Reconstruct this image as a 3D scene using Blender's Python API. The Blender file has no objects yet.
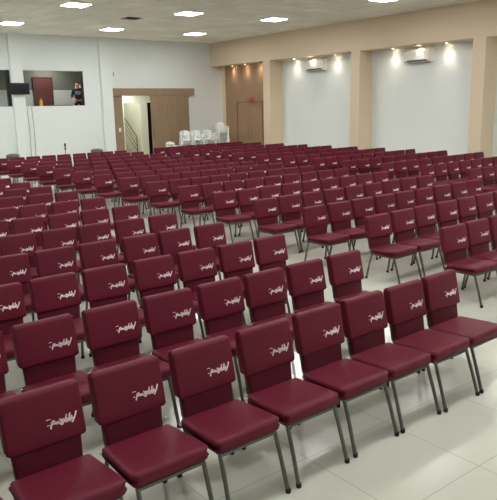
import bpy, bmesh, math, random
from mathutils import Vector, Matrix
random.seed(7)
SC = bpy.context.scene
COL = SC.collection
PI = math.pi

# ------------------------------------------------------------------ place
# X runs towards the right-hand wall, Y towards the back wall, metres.
CAM_H = 2.3395
PHI = 0.65971            # the camera looks this far to the right of +Y
PITCH, ROLL, FPX = 0.2173, -0.0214, 644.37
NB = 18.8                # front of the beam and of the columns
NR = 19.5                # recessed right wall
DB = 26.98               # back wall
HC, HB = 5.437, 4.343    # ceiling, underside of the beam
NL, DF = -9.0, -7.0      # left wall, front wall

# ------------------------------------------------------------------ materials
def srgb(r, g, b):
    f = lambda c: (c/255)/12.92 if c/255 <= .04045 else ((c/255+.055)/1.055)**2.4
    return (f(r), f(g), f(b), 1)

def mat(name, rgb, rough=.5, metal=0., spec=.5, noise=0., nscale=8., bump=0., bscale=60., sheen=0.):
    m = bpy.data.materials.new(name); m.use_nodes = True
    nt = m.node_tree; b = nt.nodes['Principled BSDF']
    c = srgb(*rgb)
    b.inputs['Base Color'].default_value = c
    b.inputs['Roughness'].default_value = rough
    b.inputs['Metallic'].default_value = metal
    b.inputs['Specular IOR Level'].default_value = spec
    if sheen:
        b.inputs['Sheen Weight'].default_value = sheen
        b.inputs['Sheen Roughness'].default_value = .5
        b.inputs['Sheen Tint'].default_value = (1, .75, .8, 1)
    tc = nt.nodes.new('ShaderNodeTexCoord')
    if noise:
        n = nt.nodes.new('ShaderNodeTexNoise'); n.inputs['Scale'].default_value = nscale; n.inputs['Detail'].default_value = 4
        nt.links.new(tc.outputs['Object'], n.inputs['Vector'])
        mx = nt.nodes.new('ShaderNodeMix'); mx.data_type = 'RGBA'
        mx.inputs[6].default_value = [x*(1-noise) for x in c[:3]]+[1]
        mx.inputs[7].default_value = [min(1, x*(1+noise)) for x in c[:3]]+[1]
        nt.links.new(n.outputs['Fac'], mx.inputs[0]); nt.links.new(mx.outputs[2], b.inputs['Base Color'])
    if bump:
        n2 = nt.nodes.new('ShaderNodeTexNoise'); n2.inputs['Scale'].default_value = bscale
        nt.links.new(tc.outputs['Object'], n2.inputs['Vector'])
        bp = nt.nodes.new('ShaderNodeBump'); bp.inputs['Strength'].default_value = bump; bp.inputs['Distance'].default_value = .01
        nt.links.new(n2.outputs['Fac'], bp.inputs['Height']); nt.links.new(bp.outputs['Normal'], b.inputs['Normal'])
    return m

def tiled(name, rgb, line, size, width, rough, noise, nscale, off=(0, 0, 0), spec=.5, var=.03):
    m = bpy.data.materials.new(name); m.use_nodes = True
    nt = m.node_tree; b = nt.nodes['Principled BSDF']
    b.inputs['Roughness'].default_value = rough; b.inputs['Specular IOR Level'].default_value = spec
    tc = nt.nodes.new('ShaderNodeTexCoord'); mp = nt.nodes.new('ShaderNodeMapping')
    mp.inputs['Location'].default_value = off
    nt.links.new(tc.outputs['Object'], mp.inputs['Vector'])
    br = nt.nodes.new('ShaderNodeTexBrick')
    br.offset = 0; br.squash = 1
    br.inputs['Scale'].default_value = 1
    br.inputs['Brick Width'].default_value = size; br.inputs['Row Height'].default_value = size
    br.inputs['Mortar Size'].default_value = width; br.inputs['Mortar Smooth'].default_value = .2
    c = srgb(*rgb)
    br.inputs['Color1'].default_value = [x*(1-var) for x in c[:3]]+[1]
    br.inputs['Color2'].default_value = [min(1, x*(1+var)) for x in c[:3]]+[1]
    br.inputs['Mortar'].default_value = srgb(*line)
    nt.links.new(mp.outputs['Vector'], br.inputs['Vector'])
    n = nt.nodes.new('ShaderNodeTexNoise'); n.inputs['Scale'].default_value = nscale; n.inputs['Detail'].default_value = 6
    nt.links.new(tc.outputs['Object'], n.inputs['Vector'])
    mr = nt.nodes.new('ShaderNodeMapRange'); mr.inputs['From Min'].default_value = .3; mr.inputs['From Max'].default_value = .7
    mr.inputs['To Min'].default_value = 1-noise; mr.inputs['To Max'].default_value = 1+noise*.4
    nt.links.new(n.outputs['Fac'], mr.inputs['Value'])
    mx = nt.nodes.new('ShaderNodeMix'); mx.data_type = 'RGBA'; mx.blend_type = 'MULTIPLY'; mx.inputs[0].default_value = 1
    nt.links.new(br.outputs['Color'], mx.inputs[6]); nt.links.new(mr.outputs['Result'], mx.inputs[7])
    nt.links.new(mx.outputs[2], b.inputs['Base Color'])
    return m

def wood(name, rgb, dark, rough=.5):
    m = bpy.data.materials.new(name); m.use_nodes = True
    nt = m.node_tree; b = nt.nodes['Principled BSDF']; b.inputs['Roughness'].default_value = rough
    tc = nt.nodes.new('ShaderNodeTexCoord'); mp = nt.nodes.new('ShaderNodeMapping')
    mp.inputs['Scale'].default_value = (9, 9, .7)
    nt.links.new(tc.outputs['Object'], mp.inputs['Vector'])
    n = nt.nodes.new('ShaderNodeTexNoise'); n.inputs['Scale'].default_value = 2.2; n.inputs['Detail'].default_value = 6
    nt.links.new(mp.outputs['Vector'], n.inputs['Vector'])
    r = nt.nodes.new('ShaderNodeValToRGB')
    r.color_ramp.elements[0].position = .3; r.color_ramp.elements[0].color = srgb(*dark)
    r.color_ramp.elements[1].position = .7; r.color_ramp.elements[1].color = srgb(*rgb)
    nt.links.new(n.outputs['Fac'], r.inputs['Fac']); nt.links.new(r.outputs['Color'], b.inputs['Base Color'])
    return m

def emit(name, rgb, s):
    m = bpy.data.materials.new(name); m.use_nodes = True
    nt = m.node_tree; nt.nodes.remove(nt.nodes['Principled BSDF'])
    e = nt.nodes.new('ShaderNodeEmission'); e.inputs['Color'].default_value = srgb(*rgb); e.inputs['Strength'].default_value = s
    nt.links.new(e.outputs['Emission'], nt.nodes['Material Output'].inputs['Surface'])
    return m

M = dict(
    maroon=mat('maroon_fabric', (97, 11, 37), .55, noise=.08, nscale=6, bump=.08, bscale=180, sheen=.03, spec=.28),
    maroon_shaded=mat('maroon_fabric_shaded', (83, 9, 31), .6, noise=.08, nscale=6, bump=.08, bscale=180, sheen=.03, spec=.25),  # same maroon, darkened for the shade under the upper cushion's overhang
    steel=mat('grey_steel_tube', (106, 104, 98), .32, metal=.75),
    rubber=mat('black_rubber', (22, 22, 22), .7),
    print=mat('pale_print', (252, 232, 236), .6),
    white_wall=mat('white_wall_paint', (230, 235, 233), .75, noise=.03, nscale=.6),
    cream=mat('cream_paint', (222, 203, 177), .7, noise=.03, nscale=.8),
    grey_wall=mat('grey_booth_paint', (168, 172, 166), .8, noise=.04, nscale=1),
    grey_dark=mat('dark_grey_booth_paint', (96, 96, 88), .8, noise=.04, nscale=1),
    wood_grey=wood('grey_brown_wood', (156, 132, 107), (142, 118, 94), .5),
    wood_tan=wood('tan_wood', (166, 134, 106), (152, 120, 94), .45),
    dark_door=mat('dark_red_brown_door', (76, 32, 27), .5, noise=.12, nscale=3),
    chrome=mat('chrome', (205, 203, 198), .2, metal=1),
    black=mat('black_plastic', (18, 18, 20), .4),
    screen=mat('dark_screen', (22, 22, 32), .15),
    plastic=mat('white_plastic', (240, 243, 240), .4, noise=.03),
    ac=mat('white_ac_casing', (236, 234, 228), .4),
    ac_grey=mat('grey_ac_trim', (128, 128, 122), .45),
    grey_bin=mat('mid_grey_plastic', (96, 96, 90), .6, noise=.06),
    pale_green=mat('pale_green_paint', (214, 224, 200), .8),
    off_white=mat('off_white_paint', (232, 232, 216), .8),
    stone=mat('beige_stone', (178, 164, 134), .6, noise=.05),
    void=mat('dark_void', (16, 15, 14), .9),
    yellow=mat('yellow_plastic', (214, 170, 40), .4),
    red=mat('red_sign', (168, 34, 26), .5),
    skin=mat('skin', (190, 128, 108), .55),
    hair=mat('dark_hair', (34, 20, 18), .6),
    shirt=mat('black_cotton', (24, 26, 30), .85),
    shirt_print=mat('pale_grey_print', (196, 202, 206), .8),
    jeans=mat('dark_denim', (30, 34, 44), .85),
    floor=tiled('pale_porcelain_floor', (196, 196, 184), (168, 167, 155), .8, .004, .17, .09, .9, (.47, .28, 0), .5, .025),
    ceil=tiled('grey_ceiling_tile', (240, 237, 226), (200, 197, 186), .62, .009, .9, .12, .8, (.2, .08, 0), .2, .05),
    panel=emit('light_panel', (252, 254, 252), 17.5),
    spot_bulb=emit('warm_spot_bulb', (255, 232, 196), 30),
)

# ------------------------------------------------------------------ helpers
def link(name, bm, m, parent=None, smooth=False):
    bmesh.ops.recalc_face_normals(bm, faces=bm.faces)
    me = bpy.data.meshes.new(name); bm.to_mesh(me); bm.free()
    if smooth:
        for p in me.polygons: p.use_smooth = True
        try: me.set_sharp_from_angle(angle=math.radians(38))
        except Exception: pass
    me.materials.append(M[m] if isinstance(m, str) else m)
    o = bpy.data.objects.new(name, me); COL.objects.link(o)
    if parent: o.parent = parent
    return o

def thing(name, label, cat, loc=(0, 0, 0), rz=0, group=None):
    o = bpy.data.objects.new(name, None); COL.objects.link(o)
    o.empty_display_size = .1
    o.location = loc; o.rotation_euler = (0, 0, rz)
    o['label'] = label; o['category'] = cat
    if group: o['group'] = group
    return o

def tag(o, label, cat, group=None):
    o['label'] = label; o['category'] = cat
    if group: o['group'] = group
    return o

def struct(name, bm, m, parent=None, label=None, smooth=False):
    o = link(name, bm, m, parent, smooth)
    if parent is None: o['kind'] = 'structure'
    if label: o['label'] = label
    return o

def box(bm, x0, x1, y0, y1, z0, z1, bev=0):
    vs = [bm.verts.new(p) for p in ((x0, y0, z0), (x1, y0, z0), (x1, y1, z0), (x0, y1, z0), (x0, y0, z1), (x1, y0, z1), (x1, y1, z1), (x0, y1, z1))]
    fs = [bm.faces.new([vs[i] for i in f]) for f in ((3, 2, 1, 0), (4, 5, 6, 7), (0, 1, 5, 4), (1, 2, 6, 5), (2, 3, 7, 6), (3, 0, 4, 7))]
    if bev:
        es = list({e for f in fs for e in f.edges})
        bmesh.ops.bevel(bm, geom=es, offset=bev, segments=2, profile=.6, affect='EDGES')
    return bm

def bx(*a, **k): return box(bmesh.new(), *a, **k)

def tube(bm, pts, r, seg=8, cap=True):
    pts = [Vector(p) for p in pts]; rings = []
    up = Vector((0, 0, 1))
    for i, p in enumerate(pts):
        d = (pts[min(i+1, len(pts)-1)]-pts[max(i-1, 0)]).normalized()
        a = d.cross(up if abs(d.z) < .95 else Vector((1, 0, 0))).normalized(); b = d.cross(a).normalized()
        rr = r[i] if isinstance(r, (list, tuple)) else r
        rings.append([bm.verts.new(p+(a*math.cos(2*PI*k/seg)+b*math.sin(2*PI*k/seg))*rr) for k in range(seg)])
    for q, s in zip(rings, rings[1:]):
        for k in range(seg): bm.faces.new((q[k], q[(k+1) % seg], s[(k+1) % seg], s[k]))
    if cap: bm.faces.new(rings[0][::-1]); bm.faces.new(rings[-1])
    return bm

def lathe(bm, prof, seg=24, c=(0, 0, 0)):
    rings = []
    for r, z in prof:
        rings.append([bm.verts.new((c[0]+max(r, 1e-4)*math.cos(2*PI*k/seg), c[1]+max(r, 1e-4)*math.sin(2*PI*k/seg), c[2]+z)) for k in range(seg)])
    for q, s in zip(rings, rings[1:]):
        for k in range(seg): bm.faces.new((q[k], q[(k+1) % seg], s[(k+1) % seg], s[k]))
    bm.faces.new(rings[0][::-1]); bm.faces.new(rings[-1])
    return bm

def rounded_poly(corners, radii, arc=4, sub=3):
    """closed 2-D outline with rounded corners and subdivided sides"""
    n = len(corners); arcs = []
    for i in range(n):
        p = Vector(corners[i]); a = (Vector(corners[i-1])-p).normalized(); b = (Vector(corners[(i+1) % n])-p).normalized()
        r = radii[i]; ang = a.angle(b); t = r/math.tan(ang/2)
        c = p+(a+b).normalized()*(r/math.sin(ang/2))
        s, e = p+a*t-c, p+b*t-c
        a0 = math.atan2(s.y, s.x); a1 = math.atan2(e.y, e.x); d = (a1-a0+PI) % (2*PI)-PI
        arcs.append([c+Vector((math.cos(a0+d*k/arc), math.sin(a0+d*k/arc)))*r for k in range(arc+1)])
    out = []
    for i in range(n):
        out += arcs[i]
        p, q = arcs[i][-1], arcs[(i+1) % n][0]
        out += [p.lerp(q, k/(sub+1)) for k in range(1, sub+1)]
    return out

def cushion(bm, prof, hw, r, n=4):
    """prof: closed outline in (y, z); swept along x to +-hw(y, z) with ends rounded over radius r"""
    N = len(prof)
    area = sum(prof[i].x*prof[(i+1) % N].y-prof[(i+1) % N].x*prof[i].y for i in range(N))
    sg = 1 if area > 0 else -1
    nor = []
    for i in range(N):
        d = (prof[(i+1) % N]-prof[i-1]).normalized(); nor.append(Vector((-d.y, d.x))*sg)   # inward
    rings = []
    st = [(-1, k) for k in range(n+1)]+[(1, k) for k in range(n, -1, -1)]
    for sx, k in st:
        a = k/n*PI/2; ring = []
        for p, q in zip(prof, nor):
            P = p+q*(r*(1-math.sin(a))); x = sx*(hw(p.x, p.y)-r+r*math.cos(a))
            ring.append(bm.verts.new((x, P.x, P.y)))
        rings.append(ring)
    for q, s in zip(rings, rings[1:]):
        for k in range(N): bm.faces.new((q[k], q[(k+1) % N], s[(k+1) % N], s[k]))
    bm.faces.new(rings[0][::-1]); bm.faces.new(rings[-1])
    return bm

def copy_tree(o, parent=None):
    c = o.copy(); COL.objects.link(c)
    if parent is not None: c.parent = parent
    for ch in list(o.children): copy_tree(ch, c)
    return c

# ------------------------------------------------------------------ camera
def cam_axes():
    cp, sp, cr, sr = math.cos(PITCH), math.sin(PITCH), math.cos(ROLL), math.sin(ROLL)
    fw, up, rt = Vector((0, cp, -sp)), Vector((0, sp, cp)), Vector((1, 0, 0))
    r2, u2 = rt*cr+up*sr, -rt*sr+up*cr
    R = Matrix.Rotation(-PHI, 3, 'Z')
    return R@r2, R@u2, R@fw
r2, u2, fw = cam_axes()
cd = bpy.data.cameras.new('camera'); cam = bpy.data.objects.new('camera', cd); COL.objects.link(cam)
cd.sensor_fit = 'HORIZONTAL'; cd.sensor_width = 36; cd.lens = FPX/497*36; cd.clip_start = .05; cd.clip_end = 200
mw = Matrix((r2, u2, -fw)).transposed().to_4x4(); mw.translation = (0, 0, CAM_H)
cam.matrix_world = mw
SC.camera = cam

def in_frame(x, y, z0, z1, rad):
    """does an upright cylinder at (x, y) come into the photograph?"""
    d = Vector((x, y, 0)); ok = False
    for z in (z0, (z0+z1)/2, z1):
        for dx in (-rad, 0, rad):
            P = Vector((x, y, z-CAM_H))+r2*dx
            zz = P.dot(fw)
            if zz < .3: continue
            px, py = 248.5+FPX*P.dot(r2)/zz, 250-FPX*P.dot(u2)/zz
            if -1 < px < 498 and -1 < py < 501: ok = True
    return ok

# ------------------------------------------------------------------ shell
struct('floor', bx(NL, NR+.3, DF, DB, -.1, 0), 'floor')

# ceiling with one tile missing
hx0, hx1, hy0, hy1 = 11.06, 11.68, 20.64, 21.26
bm = bmesh.new()
for a in ((NL, hx0, DF, DB), (hx1, NR+.3, DF, DB), (hx0, hx1, DF, hy0), (hx0, hx1, hy1, DB)):
    box(bm, *a, HC, HC+.03)
struct('ceiling', bm, 'ceil')
bm = bmesh.new()
box(bm, hx0-.1, hx1+.1, hy0-.1, hy1+.1, HC+.5, HC+.55)
for a in ((hx0-.1, hx0-.05, hy0-.1, hy1+.1), (hx1+.05, hx1+.1, hy0-.1, hy1+.1), (hx0-.1, hx1+.1, hy0-.1, hy0-.05), (hx0-.1, hx1+.1, hy1+.05, hy1+.1)):
    box(bm, *a, HC+.031, HC+.5)
struct('ceiling_void', bm, 'void', label='dark hole where a ceiling tile is missing')

# back wall: two openings of the sound booth and a doorway
SZ0, SZ1 = 2.585, 4.02
OX = (5.6, 8.98, 9.46, 12.1)
PX0, PX1, PZ = 13.87, 15.5, 2.98
W0, W1 = DB, DB+.15
bm = bmesh.new()
box(bm, NL, OX[0], W0, W1, 0, HC)
box(bm, OX[0], OX[1], W0, W1, 0, SZ0); box(bm, OX[0], OX[1], W0, W1, SZ1, HC)
box(bm, OX[1], OX[2], W0, W1, 0, HC)
box(bm, OX[2], OX[3], W0, W1, 0, SZ0); box(bm, OX[2], OX[3], W0, W1, SZ1, HC)
box(bm, OX[3], PX0, W0, W1, 0, HC)
box(bm, PX0, PX1, W0, W1, PZ, HC)
box(bm, PX1, NR+.3, W0, W1, 0, HC)
struct('wall_back', bm, 'white_wall')
struct('trim_1', bx(8.98, 9.46, DB-.2, DB, 0, HC), 'white_wall', label='white pilaster between the two booth openings')
struct('trim_2', bx(12.87, 13.37, DB-.2, DB, 0, HC), 'white_wall', label='white pilaster beside the wooden sliding door')
struct('wall_left', bx(NL-.15, NL, DF, DB, 0, HC), 'white_wall')
struct('wall_front', bx(NL, NR+.3, DF-.15, DF, 0, HC), 'white_wall')
struct('wall_right', bx(NR, NR+.3, DF, DB, 0, HC), 'white_wall')
# beam, columns
struct('trim_3', bx(NB, NR, DF, DB, HB, HC), 'cream', label='cream beam running along the right wall under the ceiling')
k = 4
for y in (22.45, 17.19, 11.94, 6.69, 1.44, -3.81):
    struct('trim_%d' % k, bx(NB, NR, y, y+.46, 0, HB), 'cream', label='cream column carrying the beam, %s bay' % ('first second third fourth fifth sixth'.split()[k-4])); k += 1
struct('trim_10', bx(NR-.03, NR, 26.68, DB, 0, HB), 'cream', label='cream strip in the corner beside the wood panelling')

# wood panelling with the double door in the last bay
bm = bmesh.new()
box(bm, NR-.04, NR, 25.75, 26.68, 0, HB); box(bm, NR-.04, NR, 22.91, 23.75, 0, HB); box(bm, NR-.04, NR, 23.75, 25.75, 2.63, HB)
struct('trim_11', bm, 'wood_tan', label='tan wood panelling round the double door')
d2 = thing('door_2', 'tall tan wooden double door with long bar handles in right wall', 'door', (NR-.04, 24.75, 0)); d2['kind'] = 'structure'
bm = bmesh.new()
box(bm, -.03, .02, -1.0, -.95, 0, 2.63); box(bm, -.03, .02, .95, 1.0, 0, 2.63); box(bm, -.03, .02, -1.0, 1.0, 2.58, 2.63)
link('door_frame', bm, mat('brown_door_frame', (128, 98, 74), .45), d2)
for s in (-1, 1):
    a, b = sorted((s*.006, s*.95))
    lf = link('door_leaf', bx(-.012, .03, a, b, .01, 2.58, bev=.003), 'wood_tan', d2)
    h = tube(bmesh.new(), [(-.075, s*.1, .84), (-.075, s*.1, 1.87)], .018, 10)
    for z in (.95, 1.76): tube(h, [(-.075, s*.1, z), (-.012, s*.1, z)], .01, 8)
    link('handle', h, 'chrome', lf, True)
ex = thing('exit_sign', 'small red sign above the tan double door', 'sign', (NR-.04, 24.66, 2.66))
link('sign_board', bx(-.05, 0, -.18, .18, 0, .12, bev=.004), 'red', ex)
bm = bmesh.new()   # pale marks on the sign
for a in ((-.13, -.05), (-.03, .02), (.05, .13)): box(bm, -.053, -.05, a[0], a[1], .045, .085)
link('sign_marks', bm, mat('pale_sign_marks', (236, 150, 130), .6), ex)

# sliding door of the back wall
d1 = thing('door_1', 'grey-brown wooden sliding door standing half open in back wall', 'door', (0, DB, 0)); d1['kind'] = 'structure'
link('track_cover', bx(13.39, 17.71, -.16, 0, PZ, 3.305, bev=.006), 'wood_grey', d1)
fp = link('fixed_panel', bx(13.44, 13.87, -.07, 0, 0, PZ), 'wood_grey', d1)
bm = bmesh.new(); box(bm, 15.30, 16.32, -.13, -.075, .01, PZ, bev=.004); box(bm, 16.325, 17.37, -.13, -.075, .01, PZ, bev=.004)
sp = link('sliding_panel', bm, 'wood_grey', d1)
link('pull_handle', tube(bmesh.new(), [(15.38, -.16, 1.0), (15.38, -.16, 1.95)], .016, 8), 'chrome', sp, True)
sw = thing('light_switch', 'white light switch on the wooden panel left of the doorway', 'switch', (13.67, DB-.07, 1.48))
link('plate', bx(-.055, .055, -.012, 0, -.09, .09, bev=.004), 'plastic', sw); link('rocker', bx(-.025, .025, -.02, -.012, -.045, .045, bev=.003), 'plastic', sw)
sn = thing('motion_sensor', 'small white sensor high on back wall above the sliding door', 'sensor', (13.57, DB, 3.95))
link('bracket', bx(-.02, .02, -.05, 0, .02, .06), 'plastic', sn); link('housing', bx(-.05, .05, -.12, -.04, -.09, .05, bev=.015), 'plastic', sn)

# vestibule behind the doorway
bm = bmesh.new()
box(bm, 12.6, 12.7, W1, 32, 0, 3.6); box(bm, 18.4, 18.5, W1, 32, 0, 3.6); box(bm, 12.6, 18.5, W1, 32, 3.5, 3.6)
struct('wall_vestibule', bm, 'off_white')
struct('wall_vestibule_back', bx(12.7, 18.4, 31.2, 31.3, 0, 3.5), 'pale_green')
struct('floor_vestibule', bx(12.6, 18.5, DB, 32, -.1, 0), 'stone')
bm = bmesh.new()
box(bm, 14.6, 15.0, 29, 29.12, 0, 3.5); box(bm, 15.0, 15.9, 29, 29.12, 2.69, 3.5)
box(bm, 15.9, 16.3, 29, 29.12, 0, 3.5); box(bm, 16.3, 17.1, 29, 29.12, 2.69, 3.5); box(bm, 17.1, 18.4, 29, 29.12, 0, 3.5)
struct('wall_vestibule_inner', bm, 'off_white')
bm = bmesh.new(); box(bm, 16.1, 16.2, 29.12, 31.2, 0, 3.5)
struct('wall_vestibule_divider', bm, 'off_white')
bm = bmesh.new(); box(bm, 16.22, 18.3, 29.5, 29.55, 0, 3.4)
struct('store_dark_sheet', bm, 'void')  # near-black sheet standing in for the darkness of the unlit room beyond
stt = thing('staircase', 'pale staircase going up left behind the open doorway', 'stairs', (15.85, 30.1, 0)); stt['kind'] = 'structure'
bm = bmesh.new()
for i in range(10): box(bm, -.17*(i+1)-.1, -.17*i-.1, -.55, .75, 0, .21*(i+1))
link('steps', bm, 'stone', stt)
ra = thing('stair_railing', 'thin grey metal stair railing seen through the open doorway', 'railing', (15.87, 29.45, 0))
bm = tube(bmesh.new(), [(0, 0, .1), (0, 0, 1.06)], .022, 8)
link('post', bm, 'steel', ra, True)
sl = (2.15-1.03)/(15.88-15.13)
for z in (1.04, .8, .56, .32):
    link('rail', tube(bmesh.new(), [(0, 0, z), (-1.1, 0, z+1.1*sl)], .022 if z > 1 else .013, 8), 'steel', ra, True)

# booth behind the openings
bm = bmesh.new()
box(bm, 4.0, 13.2, W1, 30.2, 4.5, 4.6); box(bm, 13.1, 13.2, W1, 29.6, 1.78, 4.5); box(bm, 4.0, 4.1, W1, 29.6, 1.78, 4.5)
struct('wall_booth_side', bm, 'grey_wall')
struct('floor_booth', bx(4.0, 12.55, W1, 29.6, 1.78, 1.88), 'grey_dark')
bm = bmesh.new(); box(bm, 4.1, 13.1, 29.0, 29.1, 1.88, 3.3)
struct('wall_booth_lower', bm, 'grey_wall')
bm = bmesh.new(); box(bm, 4.1, 13.1, 29.0, 29.1, 3.3, 4.5)
struct('wall_booth_upper', bm, 'grey_dark')
bd = thing('door_3', 'dark red-brown door at back of the sound booth', 'door', (11.06, 29.0, 1.88)); bd['kind'] = 'structure'
lf = link('door_leaf', bx(-.41, .41, -.05, 0, 0, 1.94, bev=.004), 'dark_door', bd)
link('door_frame', box(box(bx(-.45, -.41, -.07, 0, 0, 1.98), .41, .45, -.07, 0, 0, 1.98), -.41, .41, -.07, 0, 1.94, 1.98), 'dark_door', bd)
link('door_handle', tube(bmesh.new(), [(.35, -.05, 1.0), (.35, -.1, 1.0), (.25, -.1, 1.0)], .012, 8), 'chrome', lf, True)
struct('trim_12', bx(12.06, 12.1, W0-.004, W1+.06, SZ0, SZ1), 'black', label='dark jamb on the right of the booth opening')
struct('trim_13', bx(8.86, 8.98, W0+.01, W1+.04, SZ0, SZ1), 'black', label='dark jamb left of the pilaster')

# ------------------------------------------------------------------ booth contents
tv = thing('monitor', 'black flat monitor mounted on the white pilaster between booth openings', 'monitor', (9.21, DB-.2, 3.275))
link('casing', bx(-.41, .41, -.13, -.06, -.225, .225, bev=.008), 'black', tv)
link('screen', bx(-.385, .385, -.133, -.13, -.2, .2), 'screen', tv)
link('wall_bracket', bx(-.12, .12, -.06, 0, -.1, .1), 'black', tv)
bt = thing('bottle', 'yellow bottle standing on the sill of the booth opening', 'bottle', (10.2, 27.06, SZ0))
link('bottle_body', lathe(bmesh.new(), [(.0, 0), (.062, 0), (.068, .02), (.068, .2), (.06, .235), (.03, .265), (.026, .285), (0, .285)], 20), 'yellow', bt, True)
link('cap', lathe(bmesh.new(), [(0, .285), (.032, .285), (.032, .325), (0, .33)], 16), mat('amber_cap', (176, 120, 30), .4), bt, True)
mx = thing('mixing_console', 'low black mixing console lying behind the booth sill', 'console', (11.15, 27.45, 2.45))
link('console_body', bx(-.5, .5, -.2, .2, 0, .16, bev=.01), 'black', mx)
kb = bmesh.new()
for i in range(8):
    for j in range(2): lathe(kb, [(.016, .16), (.014, .185), (0, .186)], 8, (-.42+.12*i, -.1+.2*j, 0))
link('knobs', kb, 'ac_grey', mx)['kind'] = 'stuff'
ds = thing('booth_desk', 'dark narrow desk behind the booth sill', 'desk', (10.75, 27.45, 1.88))
link('desk_top', bx(-1.15, 1.15, -.25, .25, .53, .57), 'black', ds)
for x in (-1.1, 1.06):
    for y in (-.22, .18): link('leg', bx(x, x+.04, y, y+.04, 0, .53), 'black', ds)
for x, lab in ((9.57, 'thin grey cable hanging down beside the pilaster, nearer the pilaster'), (9.76, 'thin grey cable hanging down from the booth, farther from the pilaster')):
    w = [(x+.012*math.sin(z*3+x), DB-.012, z) for z in (2.55, 2.2, 1.8, 1.4, 1.0, .6, .3, .02)]
    tag(link('cable', tube(bmesh.new(), w, .008, 6), 'ac_grey', None, True), lab, 'cable', 'cables below the booth')

# ------------------------------------------------------------------ person in the booth
def skin(name, nodes, edges, m, parent, sub=2):
    bm = bmesh.new(); ly = bm.verts.layers.skin.verify(); vs = []
    for i, (p, r) in enumerate(nodes):
        v = bm.verts.new(p); v[ly].radius = (r, r) if not isinstance(r, tuple) else r
        if i == 0: v[ly].use_root = True
        vs.append(v)
    for a, b in edges: bm.edges.new((vs[a], vs[b]))
    me = bpy.data.meshes.new(name); bm.to_mesh(me); bm.free(); me.materials.append(M[m])
    o = bpy.data.objects.new(name, me); COL.objects.link(o); o.parent = parent
    s = o.modifiers.new('skin', 'SKIN'); s.use_smooth_shade = True
    q = o.modifiers.new('sub', 'SUBSURF'); q.levels = sub; q.render_levels = sub
    return o
pe = thing('person', 'person in black t-shirt with pale chest print standing in the booth opening', 'person', (12.17, 27.75, 1.88), -.41); pe.scale = (1.1, 1.08, 1.0)
N, Ed = [], []
def nd(p, r, prev=None):
    N.append((p, r)); i = len(N)-1
    if prev is not None: Ed.append((prev, i))
    return i
pel = nd((0, 0, .93), (.15, .11)); wa = nd((0, 0, 1.08), (.14, .10), pel); ch = nd((0, 0, 1.27), (.165, .115), wa)
uc = nd((0, .01, 1.40), (.12, .09), ch); nk = nd((0, .005, 1.485), .052, uc); hb = nd((0, -.01, 1.545), (.066, .07), nk)
hm = nd((0, -.015, 1.62), (.08, .095), hb); ht = nd((0, -.005, 1.69), (.06, .07), hm)
nd((0, -.118, 1.60), .012, hm)
for s in (-1, 1):
    nd((s*.086, .005, 1.61), .014, hm)
    sh = nd((s*.165, .01, 1.405), .062, uc); el = nd((s*.245, .03, 1.12), .042, sh)
    wr = nd((s*.205, -.15, .95), .029, el); pa = nd((s*.175, -.21, .915), .03, wr)
    for j, (dx, ln) in enumerate(((.03, .07), (.01, .08), (-.01, .075), (-.03, .06))):
        k1 = nd((s*(.175+dx*.8)-s*.01, -.245, .895), .0095, pa)
        k2 = nd((s*(.17+dx)-s*.02, -.245-ln*.35, .88-ln*.2), .009, k1); nd((s*(.165+dx)-s*.03, -.245-ln*.45, .865-ln*.6), .008, k2)
    t1 = nd((s*.14, -.19, .91), .011, pa); nd((s*.12, -.22, .885), .009, t1)
    hp = nd((s*.09, 0, .86), .088, pel); kn = nd((s*.105, -.01, .49), .058, hp); an = nd((s*.105, .02, .09), .04, kn); nd((s*.11, -.14, .035), .034, an)
body = skin('body', N, Ed, 'skin', pe)
N, Ed = [], []
a = nd((0, 0, .90), (.168, .128)); b = nd((0, 0, 1.08), (.157, .117), a); c = nd((0, 0, 1.27), (.18, .13), b); d = nd((0, .01, 1.41), (.132, .102), c); nd((0, .006, 1.455), (.07, .066), d)
for s in (-1, 1):
    e = nd((s*.165, .01, 1.407), .075, d); e = nd((s*.245, .03, 1.12), .06, e); nd((s*.228, -.06, 1.035), .052, e)
shirt = skin('t_shirt', N, Ed, 'shirt', pe)
bm = bmesh.new()
for z, w in ((1.31, .13), (1.285, .09), (1.235, .11), (1.18, .07)):
    for sgx in range(-4, 4):
        x0, x1 = w*sgx/4, w*(sgx+1)/4
        yy = lambda x: -.158+1.5*x*x
        zz = lambda x: z-.9*x*x
        vs = [bm.verts.new(p) for p in ((x0, yy(x0), zz(x0)-.011), (x1, yy(x1), zz(x1)-.011), (x1, yy(x1)+.006, zz(x1)+.011), (x0, yy(x0)+.006, zz(x0)+.011))]
        bm.faces.new(vs)
bmesh.ops.solidify(bm, geom=bm.faces[:], thickness=.02)
link('chest_print', bm, 'shirt_print', shirt)
N, Ed = [], []
a = nd((0, 0, .95), (.16, .12)); 
for s in (-1, 1):
    b = nd((s*.09, 0, .86), .1, a); c = nd((s*.105, -.01, .49), .072, b); nd((s*.105, .02, .12), .06, c)
skin('trousers', N, Ed, 'jeans', pe)
bm = bmesh.new(); bmesh.ops.create_uvsphere(bm, u_segments=20, v_segments=12, radius=1)
for v in list(bm.verts):
    if v.co.z < .12+.55*max(0, -v.co.y)-.9*max(0, v.co.y): bm.verts.remove(v)
for v in bm.verts: v.co = Vector((v.co.x*.096, v.co.y*.112+.002, v.co.z*.105+1.625))
link('hair', bm, 'hair', pe, True)
for s in (-1, 1):
    bm = bmesh.new(); bmesh.ops.create_uvsphere(bm, u_segments=10, v_segments=6, radius=.011); bmesh.ops.translate(bm, verts=bm.verts, vec=(s*.032, -.103, 1.625)); link('eye', bm, 'hair', pe, True)
bm = bmesh.new(); bmesh.ops.create_uvsphere(bm, u_segments=10, v_segments=6, radius=1)
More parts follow.
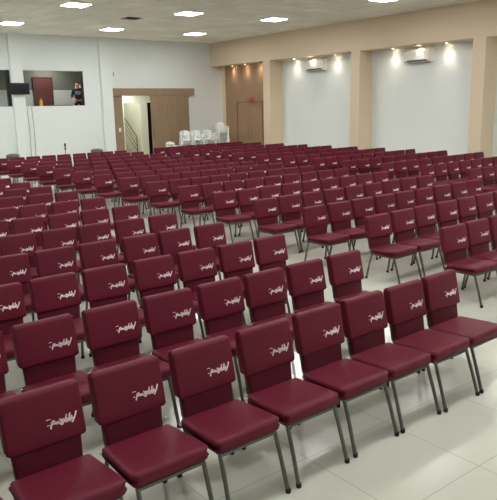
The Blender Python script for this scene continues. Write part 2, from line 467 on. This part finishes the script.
for v in bm.verts: v.co = Vector((v.co.x*.024, v.co.y*.01-.088, v.co.z*.007+1.562))
link('mouth', bm, mat('lips', (140, 74, 68), .5), pe, True)

# ------------------------------------------------------------------ lamps
ORD = 'first second third fourth fifth sixth seventh eighth ninth tenth eleventh twelfth thirteenth fourteenth fifteenth sixteenth'.split()
def make_panel():
    t = thing('ceiling_light', '', 'ceiling light', (0, 0, HC), 0, 'square ceiling light panels')
    bm = bmesh.new()
    for a in ((-.35, .35, -.35, -.335), (-.35, .35, .335, .35), (-.35, -.335, -.335, .335), (.335, .35, -.335, .335)): box(bm, *a, -.03, 0)
    link('frame', bm, 'ac', t)
    link('diffuser', bx(-.335, .335, -.335, .335, -.034, -.004), 'panel', t)
    return t
p0 = make_panel(); first = True
SEEN = {(0, 0): (15.81, 23.74), (0, 1): (12.09, 23.93), (0, 2): (8.2, 23.94), (1, 0): (15.83, 18.62), (1, 1): (12.35, 18.88), (1, 2): (8.47, 19.0)}
LN = (15.85, 12.15, 8.4, 4.65, .9); LD = (23.85, 18.9, 13.5, 8.6, 3.7, -1.2)
for j, y in enumerate(LD):
    for i, x in enumerate(LN):
        o = p0 if first else copy_tree(p0); first = False
        o.location = SEEN.get((j, i), (x, y))+(HC,)
        o['label'] = 'square white ceiling light, %s row from the back wall, %s from the right wall' % (ORD[j], ORD[i])

SPOTS = [(19.21 if (b and i == 1) else 19.31, y, b, i) for b, ys in enumerate(((25.9, 24.85, 23.85), (21.4, 20.2, 19.0), (16.05, 14.8, 13.75))) for i, y in enumerate(ys)]
BAY = ('above the wood panelling', 'beside the farther air conditioner', 'beside the nearer air conditioner')
for x, y, b, i in SPOTS:
    t = thing('downlight', 'warm recessed spotlight %s, %s from the back wall' % (BAY[b], ORD[i]), 'spotlight', (x, y, HB), 0, 'spotlights under the beam')
    bm = bmesh.new()
    lathe(bm, [(.075, 0), (.075, -.012), (.045, -.016), (.045, 0)], 20)
    link('ring', bm, 'ac', t, True)
    link('bulb', lathe(bmesh.new(), [(0, -.010), (.038, -.010), (.038, -.004), (0, -.004)], 16), 'spot_bulb', t)
    ld = bpy.data.lights.new('spot', 'SPOT'); ld.energy = 11; ld.color = (1.0, .88, .72); ld.spot_size = math.radians(100); ld.spot_blend = 1; ld.shadow_soft_size = .07
    lo = bpy.data.objects.new('spot_lamp', ld); COL.objects.link(lo); lo.parent = t; lo.location = (0, 0, -.04)

for nm, loc, e, sz in (('vestibule_lamp', (14.8, 28.1, 3.45), 15, .5), ('stairwell_lamp', (15.2, 30.0, 3.45), 8, .5), ('booth_fill', (11.2, 28.2, 4.48), 16, .6), ('booth_fill', (7.0, 28.2, 4.48), 16, .6)):  # the two booth lights are added fill to brighten its dim interior
    ld = bpy.data.lights.new(nm, 'AREA'); ld.energy = e; ld.size = sz; ld.color = (1, .99, .93)
    lo = bpy.data.objects.new(nm, ld); COL.objects.link(lo); lo.location = loc

# ------------------------------------------------------------------ air conditioners
def make_ac():
    t = thing('air_conditioner', '', 'air conditioner', (NR, 0, 3.78), 0, 'air conditioners on the right wall')
    prof = rounded_poly([(-.225, .04), (-.245, .36), (-.18, .46), (0, .46), (0, 0), (-.16, 0)], [.02, .06, .05, .01, .01, .03], 4, 1)
    def sweep(pr, y0, y1):
        bm = bmesh.new(); rs = [[bm.verts.new((p.x, y, p.y)) for p in pr] for y in (y0, y1)]
        n = len(pr)
        for k in range(n): bm.faces.new((rs[0][k], rs[0][(k+1) % n], rs[1][(k+1) % n], rs[1][k]))
        bm.faces.new(rs[0][::-1]); bm.faces.new(rs[1]); return bm
    link('casing', sweep(prof, -.5, .5), 'ac', t, True)
    pe2 = [Vector((p.x*1.02-.002 if p.x < -.02 else p.x, p.y*1.01)) for p in prof]
    for s in (-1, 1):
        a, b = sorted((s*.5, s*.56)); link('end_cap', sweep(pe2, a, b), 'ac', t, True)
    link('air_outlet', bx(-.232, -.18, -.44, .4, .045, .085), 'black', t)
    link('louver', bx(-.255, -.2, -.48, .48, .02, .04, bev=.004), 'ac_grey', t)
    link('intake_grille', bx(-.14, -.02, -.44, .44, -.012, 0), 'ac_grey', t)
    return t
a0 = make_ac(); a0.location.y = 14.95; a0['label'] = 'white wall air conditioner between the two nearer cream columns'
a1 = copy_tree(a0); a1.location.y = 20.15; a1['label'] = 'white wall air conditioner in the bay beside the wood panelling'

# ------------------------------------------------------------------ plastic chairs by the back wall
def make_monobloc():
    t = thing('plastic_chair', '', 'chair', (0, 0, 0), 0, 'white plastic chairs by the back wall')
    # seat
    prof = rounded_poly([(-.23, .40), (-.23, .43), (.2, .41), (.2, .385)], [.012]*4, 3, 3)
    link('seat', cushion(bmesh.new(), prof, lambda y, z: .23-.05*max(0, y+.05), .012, 3), 'plastic', t, True)
    # back: curved slatted shell
    bm = bmesh.new()
    def P(a, z, off=0):   # a in -1..1 across the back
        w = .205+.05*(z-.42); return Vector((a*w, .2+.16*(z-.41)-.07*a*a+off, z))
    def patch(a0, a1, z0, z1, n=5, top=None):
        g = [[None]*2 for _ in range(n+1)]; h = [[None]*2 for _ in range(n+1)]
        for i in range(n+1):
            a = a0+(a1-a0)*i/n
            for j, z in enumerate((z0, z1)):
                zz = z-(top*a*a if top and j else 0)
                g[i][j] = bm.verts.new(P(a, zz)); h[i][j] = bm.verts.new(P(a, zz, .014))
        for i in range(n):
            bm.faces.new((g[i][0], g[i+1][0], g[i+1][1], g[i][1])); bm.faces.new((h[i][1], h[i+1][1], h[i+1][0], h[i][0]))
            bm.faces.new((g[i][1], g[i+1][1], h[i+1][1], h[i][1])); bm.faces.new((h[i][0], h[i+1][0], g[i+1][0], g[i][0]))
        for i in (0, n): bm.faces.new((g[i][0], g[i][1], h[i][1], h[i][0]))
    patch(-1, 1, .74, .86, 10, .07)
    patch(-1, -.82, .40, .76, 2); patch(.82, 1, .40, .76, 2); patch(-.82, .82, .40, .48, 8)
    for k in range(5): a = -.58+.29*k; patch(a-.05, a+.05, .47, .76, 2)
    link('backrest', bm, 'plastic', t, True)
    for s in (-1, 1):
        link('armrest', tube(bmesh.new(), [(s*.205, .2, .66), (s*.255, .1, .655), (s*.265, -.1, .645), (s*.255, -.2, .62), (s*.25, -.225, .5)], [.018, .022, .024, .022, .018], 8), 'plastic', t, True)
        for y0, y1 in ((-.2, -.235), (.17, .235)):
            link('leg', tube(bmesh.new(), [(s*.205, y0, .41), (s*.235, y1, .2), (s*.25, y1*1.06, 0)], [.03, .026, .022], 6), 'plastic', t, True)
    return t
m0 = make_monobloc()
m0.location = (15.70, 25.75, 0); m0.rotation_euler.z = .05
m0['label'] = 'single white plastic armchair standing beside the leftmost plastic chair stack'
m0.scale = (1.08, 1.08, 1.04)
STK = ((16.38, 25.7, 7, -.3, 'leftmost stack'), (17.04, 25.75, 7, -.2, 'second stack from the left'), (17.71, 25.75, 7, -.1, 'third stack from the left'), (18.44, 25.75, 11, -.2, 'tallest stack by the corner'))
for x, y, n, rz, nm in STK:
    for i in range(n):
        o = copy_tree(m0); o.location = (x, y-.006*i, .08*i); o.rotation_euler.z = rz
        r = n-1-i
        o['label'] = 'white plastic chair, %s in the %s' % ('topmost' if r == 0 else 'bottom one' if i == 0 else ORD[r]+' from top', nm)

# ------------------------------------------------------------------ small things at the back
def grey_bin(x, y, lab):
    t = thing('round_bin', lab, 'bin', (x, y, 0), 0, 'grey round bins by the back wall')
    link('bin_body', lathe(bmesh.new(), [(0, 0), (.2, 0), (.21, .02), (.245, .62), (.25, .64), (0, .64)], 28), 'grey_bin', t, True)
    link('lid', lathe(bmesh.new(), [(0, .64), (.262, .64), (.265, .67), (.24, .715), (.15, .75), (0, .765)], 28), 'grey_bin', t, True)
grey_bin(8.47, 26.0, 'grey round-topped bin by the back wall below the pilaster with the monitor')
grey_bin(12.1, 26.1, 'grey round-topped bin by the back wall near the wooden sliding door')
ms = thing('microphone_stand', 'thin black stand by the back wall under the booth opening', 'stand', (10.45, 25.5, 0))
link('base', lathe(bmesh.new(), [(0, 0), (.14, 0), (.14, .015), (.03, .03), (0, .03)], 20), 'black', ms, True)
link('pole', tube(bmesh.new(), [(0, 0, .02), (0, 0, .92)], .014, 8), 'black', ms, True)
mi = link('microphone', lathe(bmesh.new(), [(0, .85), (.022, .85), (.026, .98), (.038, 1.0), (.042, 1.04), (.03, 1.08), (0, 1.06)], 14), 'black', ms, True)
link('clip', bx(-.03, .03, -.03, .03, .83, .87, bev=.005), 'black', ms)

# ------------------------------------------------------------------ the auditorium chair
def make_chair():
    t = thing('auditorium_chair', '', 'chair', (0, 0, 0), 0, 'rows of maroon auditorium chairs')
    # seat cushion with waterfall front
    prof = rounded_poly([(-.222, .368), (-.235, .452), (.205, .436), (.2, .368)], [.02, .034, .02, .015], 5, 6)
    def hs(y, z):
        w = .252-.018*max(0, (y+.1)/.3)
        t_ = (-.19-y)/.045
        if t_ > 0: w -= .045*(1-math.sqrt(max(0, 1-min(1, t_)**2)))
        return w
    link('seat', cushion(bmesh.new(), prof, hs, .026, 4), 'maroon', t, True)
    # lower back
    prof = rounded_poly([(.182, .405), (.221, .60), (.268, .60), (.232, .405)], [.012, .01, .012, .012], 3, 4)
    link('backrest', cushion(bmesh.new(), prof, lambda y, z: .188+.012*max(0, min(1, (z-.42)/.15)), .016, 3), 'maroon_shaded', t, True)
    # upper cushion, rolled over at the top
    F0, F1 = Vector((.192, .555)), Vector((.262, .862))
    prof = rounded_poly([F0, F1, (.338, .862), (.278, .555)], [.016, .034, .036, .014], 6, 5)
    def hp(y, z):
        w = .226; r = .018
        for q in ((z-(.862-r))/r,):
            if q > 0: w -= r*(1-math.sqrt(max(0, 1-min(1, q)**2)))*.8
        q = (.575-z)/.02
        if q > 0: w -= .012*min(1, q)
        return w
    head = link('head_cushion', cushion(bmesh.new(), prof, hp, .017, 4), 'maroon', t, True)
    # printed script mark on the cushion
    bm = bmesh.new()
    dirz = (F1-F0).normalized(); nrm = Vector((-dirz.y, dirz.x))
    def q2(X, Y):
        px, py = (X-250)/11.3, (Y-165)/11.3
        return (px*177.3-py*34.7)/33082, (177*py+49*px)/33082
    strokes = [
        (3.5, [(65, 170), (90, 158), (115, 157)]), (3.5, [(78, 230), (112, 221)]),
        (8, [(122, 262), (132, 215), (136, 186)]), (8, [(130, 200), (150, 172), (166, 180), (160, 202), (142, 212)]),
        (7, [(166, 180), (172, 212)]), (7, [(172, 205), (188, 184), (194, 210)]), (7, [(194, 208), (210, 180), (222, 188), (218, 206)]),
        (8, [(228, 150), (252, 178), (238, 206), (258, 214), (274, 196), (256, 174), (268, 148)]), (6, [(240, 166), (262, 158)]),
        (8, [(274, 150), (288, 188)]), (7, [(288, 186), (300, 140), (310, 98)]), (8, [(310, 98), (303, 176), (322, 182), (334, 158), (316, 146)]),
        (8, [(352, 84), (342, 166), (362, 170), (372, 146), (354, 140)]), (7, [(372, 112), (384, 150), (402, 140)]), (8, [(430, 62), (416, 120), (392, 178), (380, 186)]),
        (6, [(334, 172), (346, 166)]),
    ]
    for w, pts in strokes:
        P = [Vector(q2(*p)) for p in pts]
        for lay in range(len(P)-1):
            a, b = P[lay], P[lay+1]; d = (b-a).normalized(); h = Vector((-d.y, d.x))*(w*.0006)
            a2, b2 = a-d*.001, b+d*.001
            vs = []
            for c in (a2-h, b2-h, b2+h, a2+h):
                s = .198-c.y          # distance up along the cushion front
                s = s-.075
                p = F0+dirz*s+nrm*.0012
                vs.append(bm.verts.new((c.x*.95+.09, p.x, p.y)))
            bm.faces.new(vs)
    link('printed_mark', bm, 'print', head)
    # steel frame
    bm = bmesh.new()
    for s in (-1, 1): tube(bm, [(s*.205, -.205, .352), (s*.2, .2, .352)], .0125, 8)
    tube(bm, [(-.215, -.205, .354), (.215, -.205, .354)], .0125, 8); tube(bm, [(-.2, .19, .352), (.2, .19, .352)], .011, 8)
    link('seat_frame', bm, 'steel', t, True)
    for s in (-1, 1):
        bm = tube(bmesh.new(), [(s*.175, .2, .352), (s*.175, .25, .42), (s*.175, .282, .56), (s*.175, .305, .66), (s*.175, .33, .76)], .011, 8)
        link('back_tube', bm, 'steel', t, True)
    for s in (-1, 1):
        q = -.02 if s > 0 else -.028
        for pts, f in (([(s*.213-.006, -.203, .362), (s*.214+q*.5, -.264, .2), (s*.217+q, -.332, .02)], (s*.2175+q, -.335)), ([(s*.2, .185, .36), (s*.207, .225, .2), (s*.216, .258, .02)], (s*.2165, .26))):
            lg = link('leg', tube(bmesh.new(), pts, .0138, 10), 'steel', t, True)
            link('rubber_foot', lathe(bmesh.new(), [(0, 0), (.016, 0), (.018, .005), (.017, .03), (0, .031)], 10, (f[0], f[1], 0)), 'rubber', lg, True)
    link('linking_bracket', bx(-.246, -.222, .165, .19, .40, .424, bev=.004), 'chrome', t)
    return t
base = make_chair()
used = []
YO = .295    # the cushion's top ridge lies this far behind the chair's middle
def place(u, v, ang, label, sx=1.0, jit=1.0):
    """u, v: left end of the cushion's top edge along and across the rows (row frame turned by ang)"""
    du, dv = u+.2244, v-YO
    x = math.cos(ang)*du-math.sin(ang)*dv; y = math.sin(ang)*du+math.cos(ang)*dv
    if not in_frame(x, y, 0, .9, .3): return
    o = base if not used else copy_tree(base)
    used.append(o)
    o.location = (x, y, 0); o.rotation_euler = (0, 0, ang+random.gauss(0, .012)*jit); o.scale = (sx, 1, 1)
    o['label'] = label
def row_words(k): return 'front row' if k == 0 else ORD[k]+' row back'

AL, AR = .6742-PHI, .6676-PHI
L0 = {-7: .91, -6: 1.442, -5: 1.982, -4: 2.515, -3: 3.052, -2: 3.565, -1: 4.075, 0: 4.583}
L1 = {-7: .87, -6: 1.395, -5: 1.93, -4: 2.45, -3: 2.98, -2: 3.49, -1: 4.02, 0: 4.585}
LU = (4.58, 4.585, 4.595, 4.565, 4.55, 4.60, 4.63, 4.70, 4.67, 4.64, 4.64, 4.64)
LV = (3.305, 4.45, 5.64, 6.82, 7.96, 9.15, 10.38, 11.65, 12.86, 13.98, 15.2, 16.4)
for k in range(12):
    for j in range(0, -14, -1):
        u = L0.get(j) if k == 0 else L1.get(j) if k == 1 else None
        if u is None: u = LU[k]+.527*j+random.uniform(-.012, .012)
        c = -j
        place(u, LV[k]+random.uniform(-.012, .012), AL, 'maroon padded chair of the left block, %s, %s' % (row_words(k), 'at the aisle end' if c == 0 else ORD[c]+' from the aisle end'), jit=.4 if k < 2 else 1)
RU = (6.62, 6.64, 6.58, 6.58, 6.64, 6.72, 6.67, 6.66, 6.61, 6.58, 6.62, 6.64, 6.70, 6.75, 6.72)
RV = (4.6, 5.82, 7.0, 8.18, 9.43, 10.70, 11.86, 13.08, 14.22, 15.36, 16.65, 17.95, 19.35, 20.8, 22.05)
for k in range(15):
    for j in range(9):
        place(RU[k]+.568*j+random.uniform(-.012, .012), RV[k]+.024*j+random.uniform(-.015, .015), AR,
              'maroon padded chair of the middle block, %s, %s' % (row_words(k), 'at its left end' if j == 0 else ORD[j]+' from its left end' if j < 8 else 'at its right end'), 1.06)
BF = (7.13, 8.45, 9.75, 11.02, 12.34, 13.58, 14.84, 16.12, 17.42, 18.75, 20.1, 21.4, 22.55)
BE = (7.45, 8.75, 10.0, 11.24, 12.54, 13.81, 15.13, 16.41, 17.74, 19.09, 20.5, 22.0, 23.3)
for k in range(13):
    for j in range(9):
        place(13.12+.571*j+random.uniform(-.012, .012), BF[k]+(BE[k]-BF[k])*j/8+random.uniform(-.015, .015), AR,
              'maroon padded chair of the right block, %s, %s' % (row_words(k), 'at its left end' if j == 0 else ORD[j]+' from its left end' if j < 8 else 'at its right end'), 1.06)
print('CHAIRS', len(used))

# ------------------------------------------------------------------ world, view
w = bpy.data.worlds.new('world'); SC.world = w; w.use_nodes = True
w.node_tree.nodes['Background'].inputs['Color'].default_value = (.6, .65, .7, 1); w.node_tree.nodes['Background'].inputs['Strength'].default_value = .1
SC.view_settings.view_transform = 'Standard'
try: SC.view_settings.look = 'None'
except Exception: pass
SC.view_settings.gamma = 1; SC.view_settings.use_curve_mapping = False
SC.view_settings.exposure = 1.55
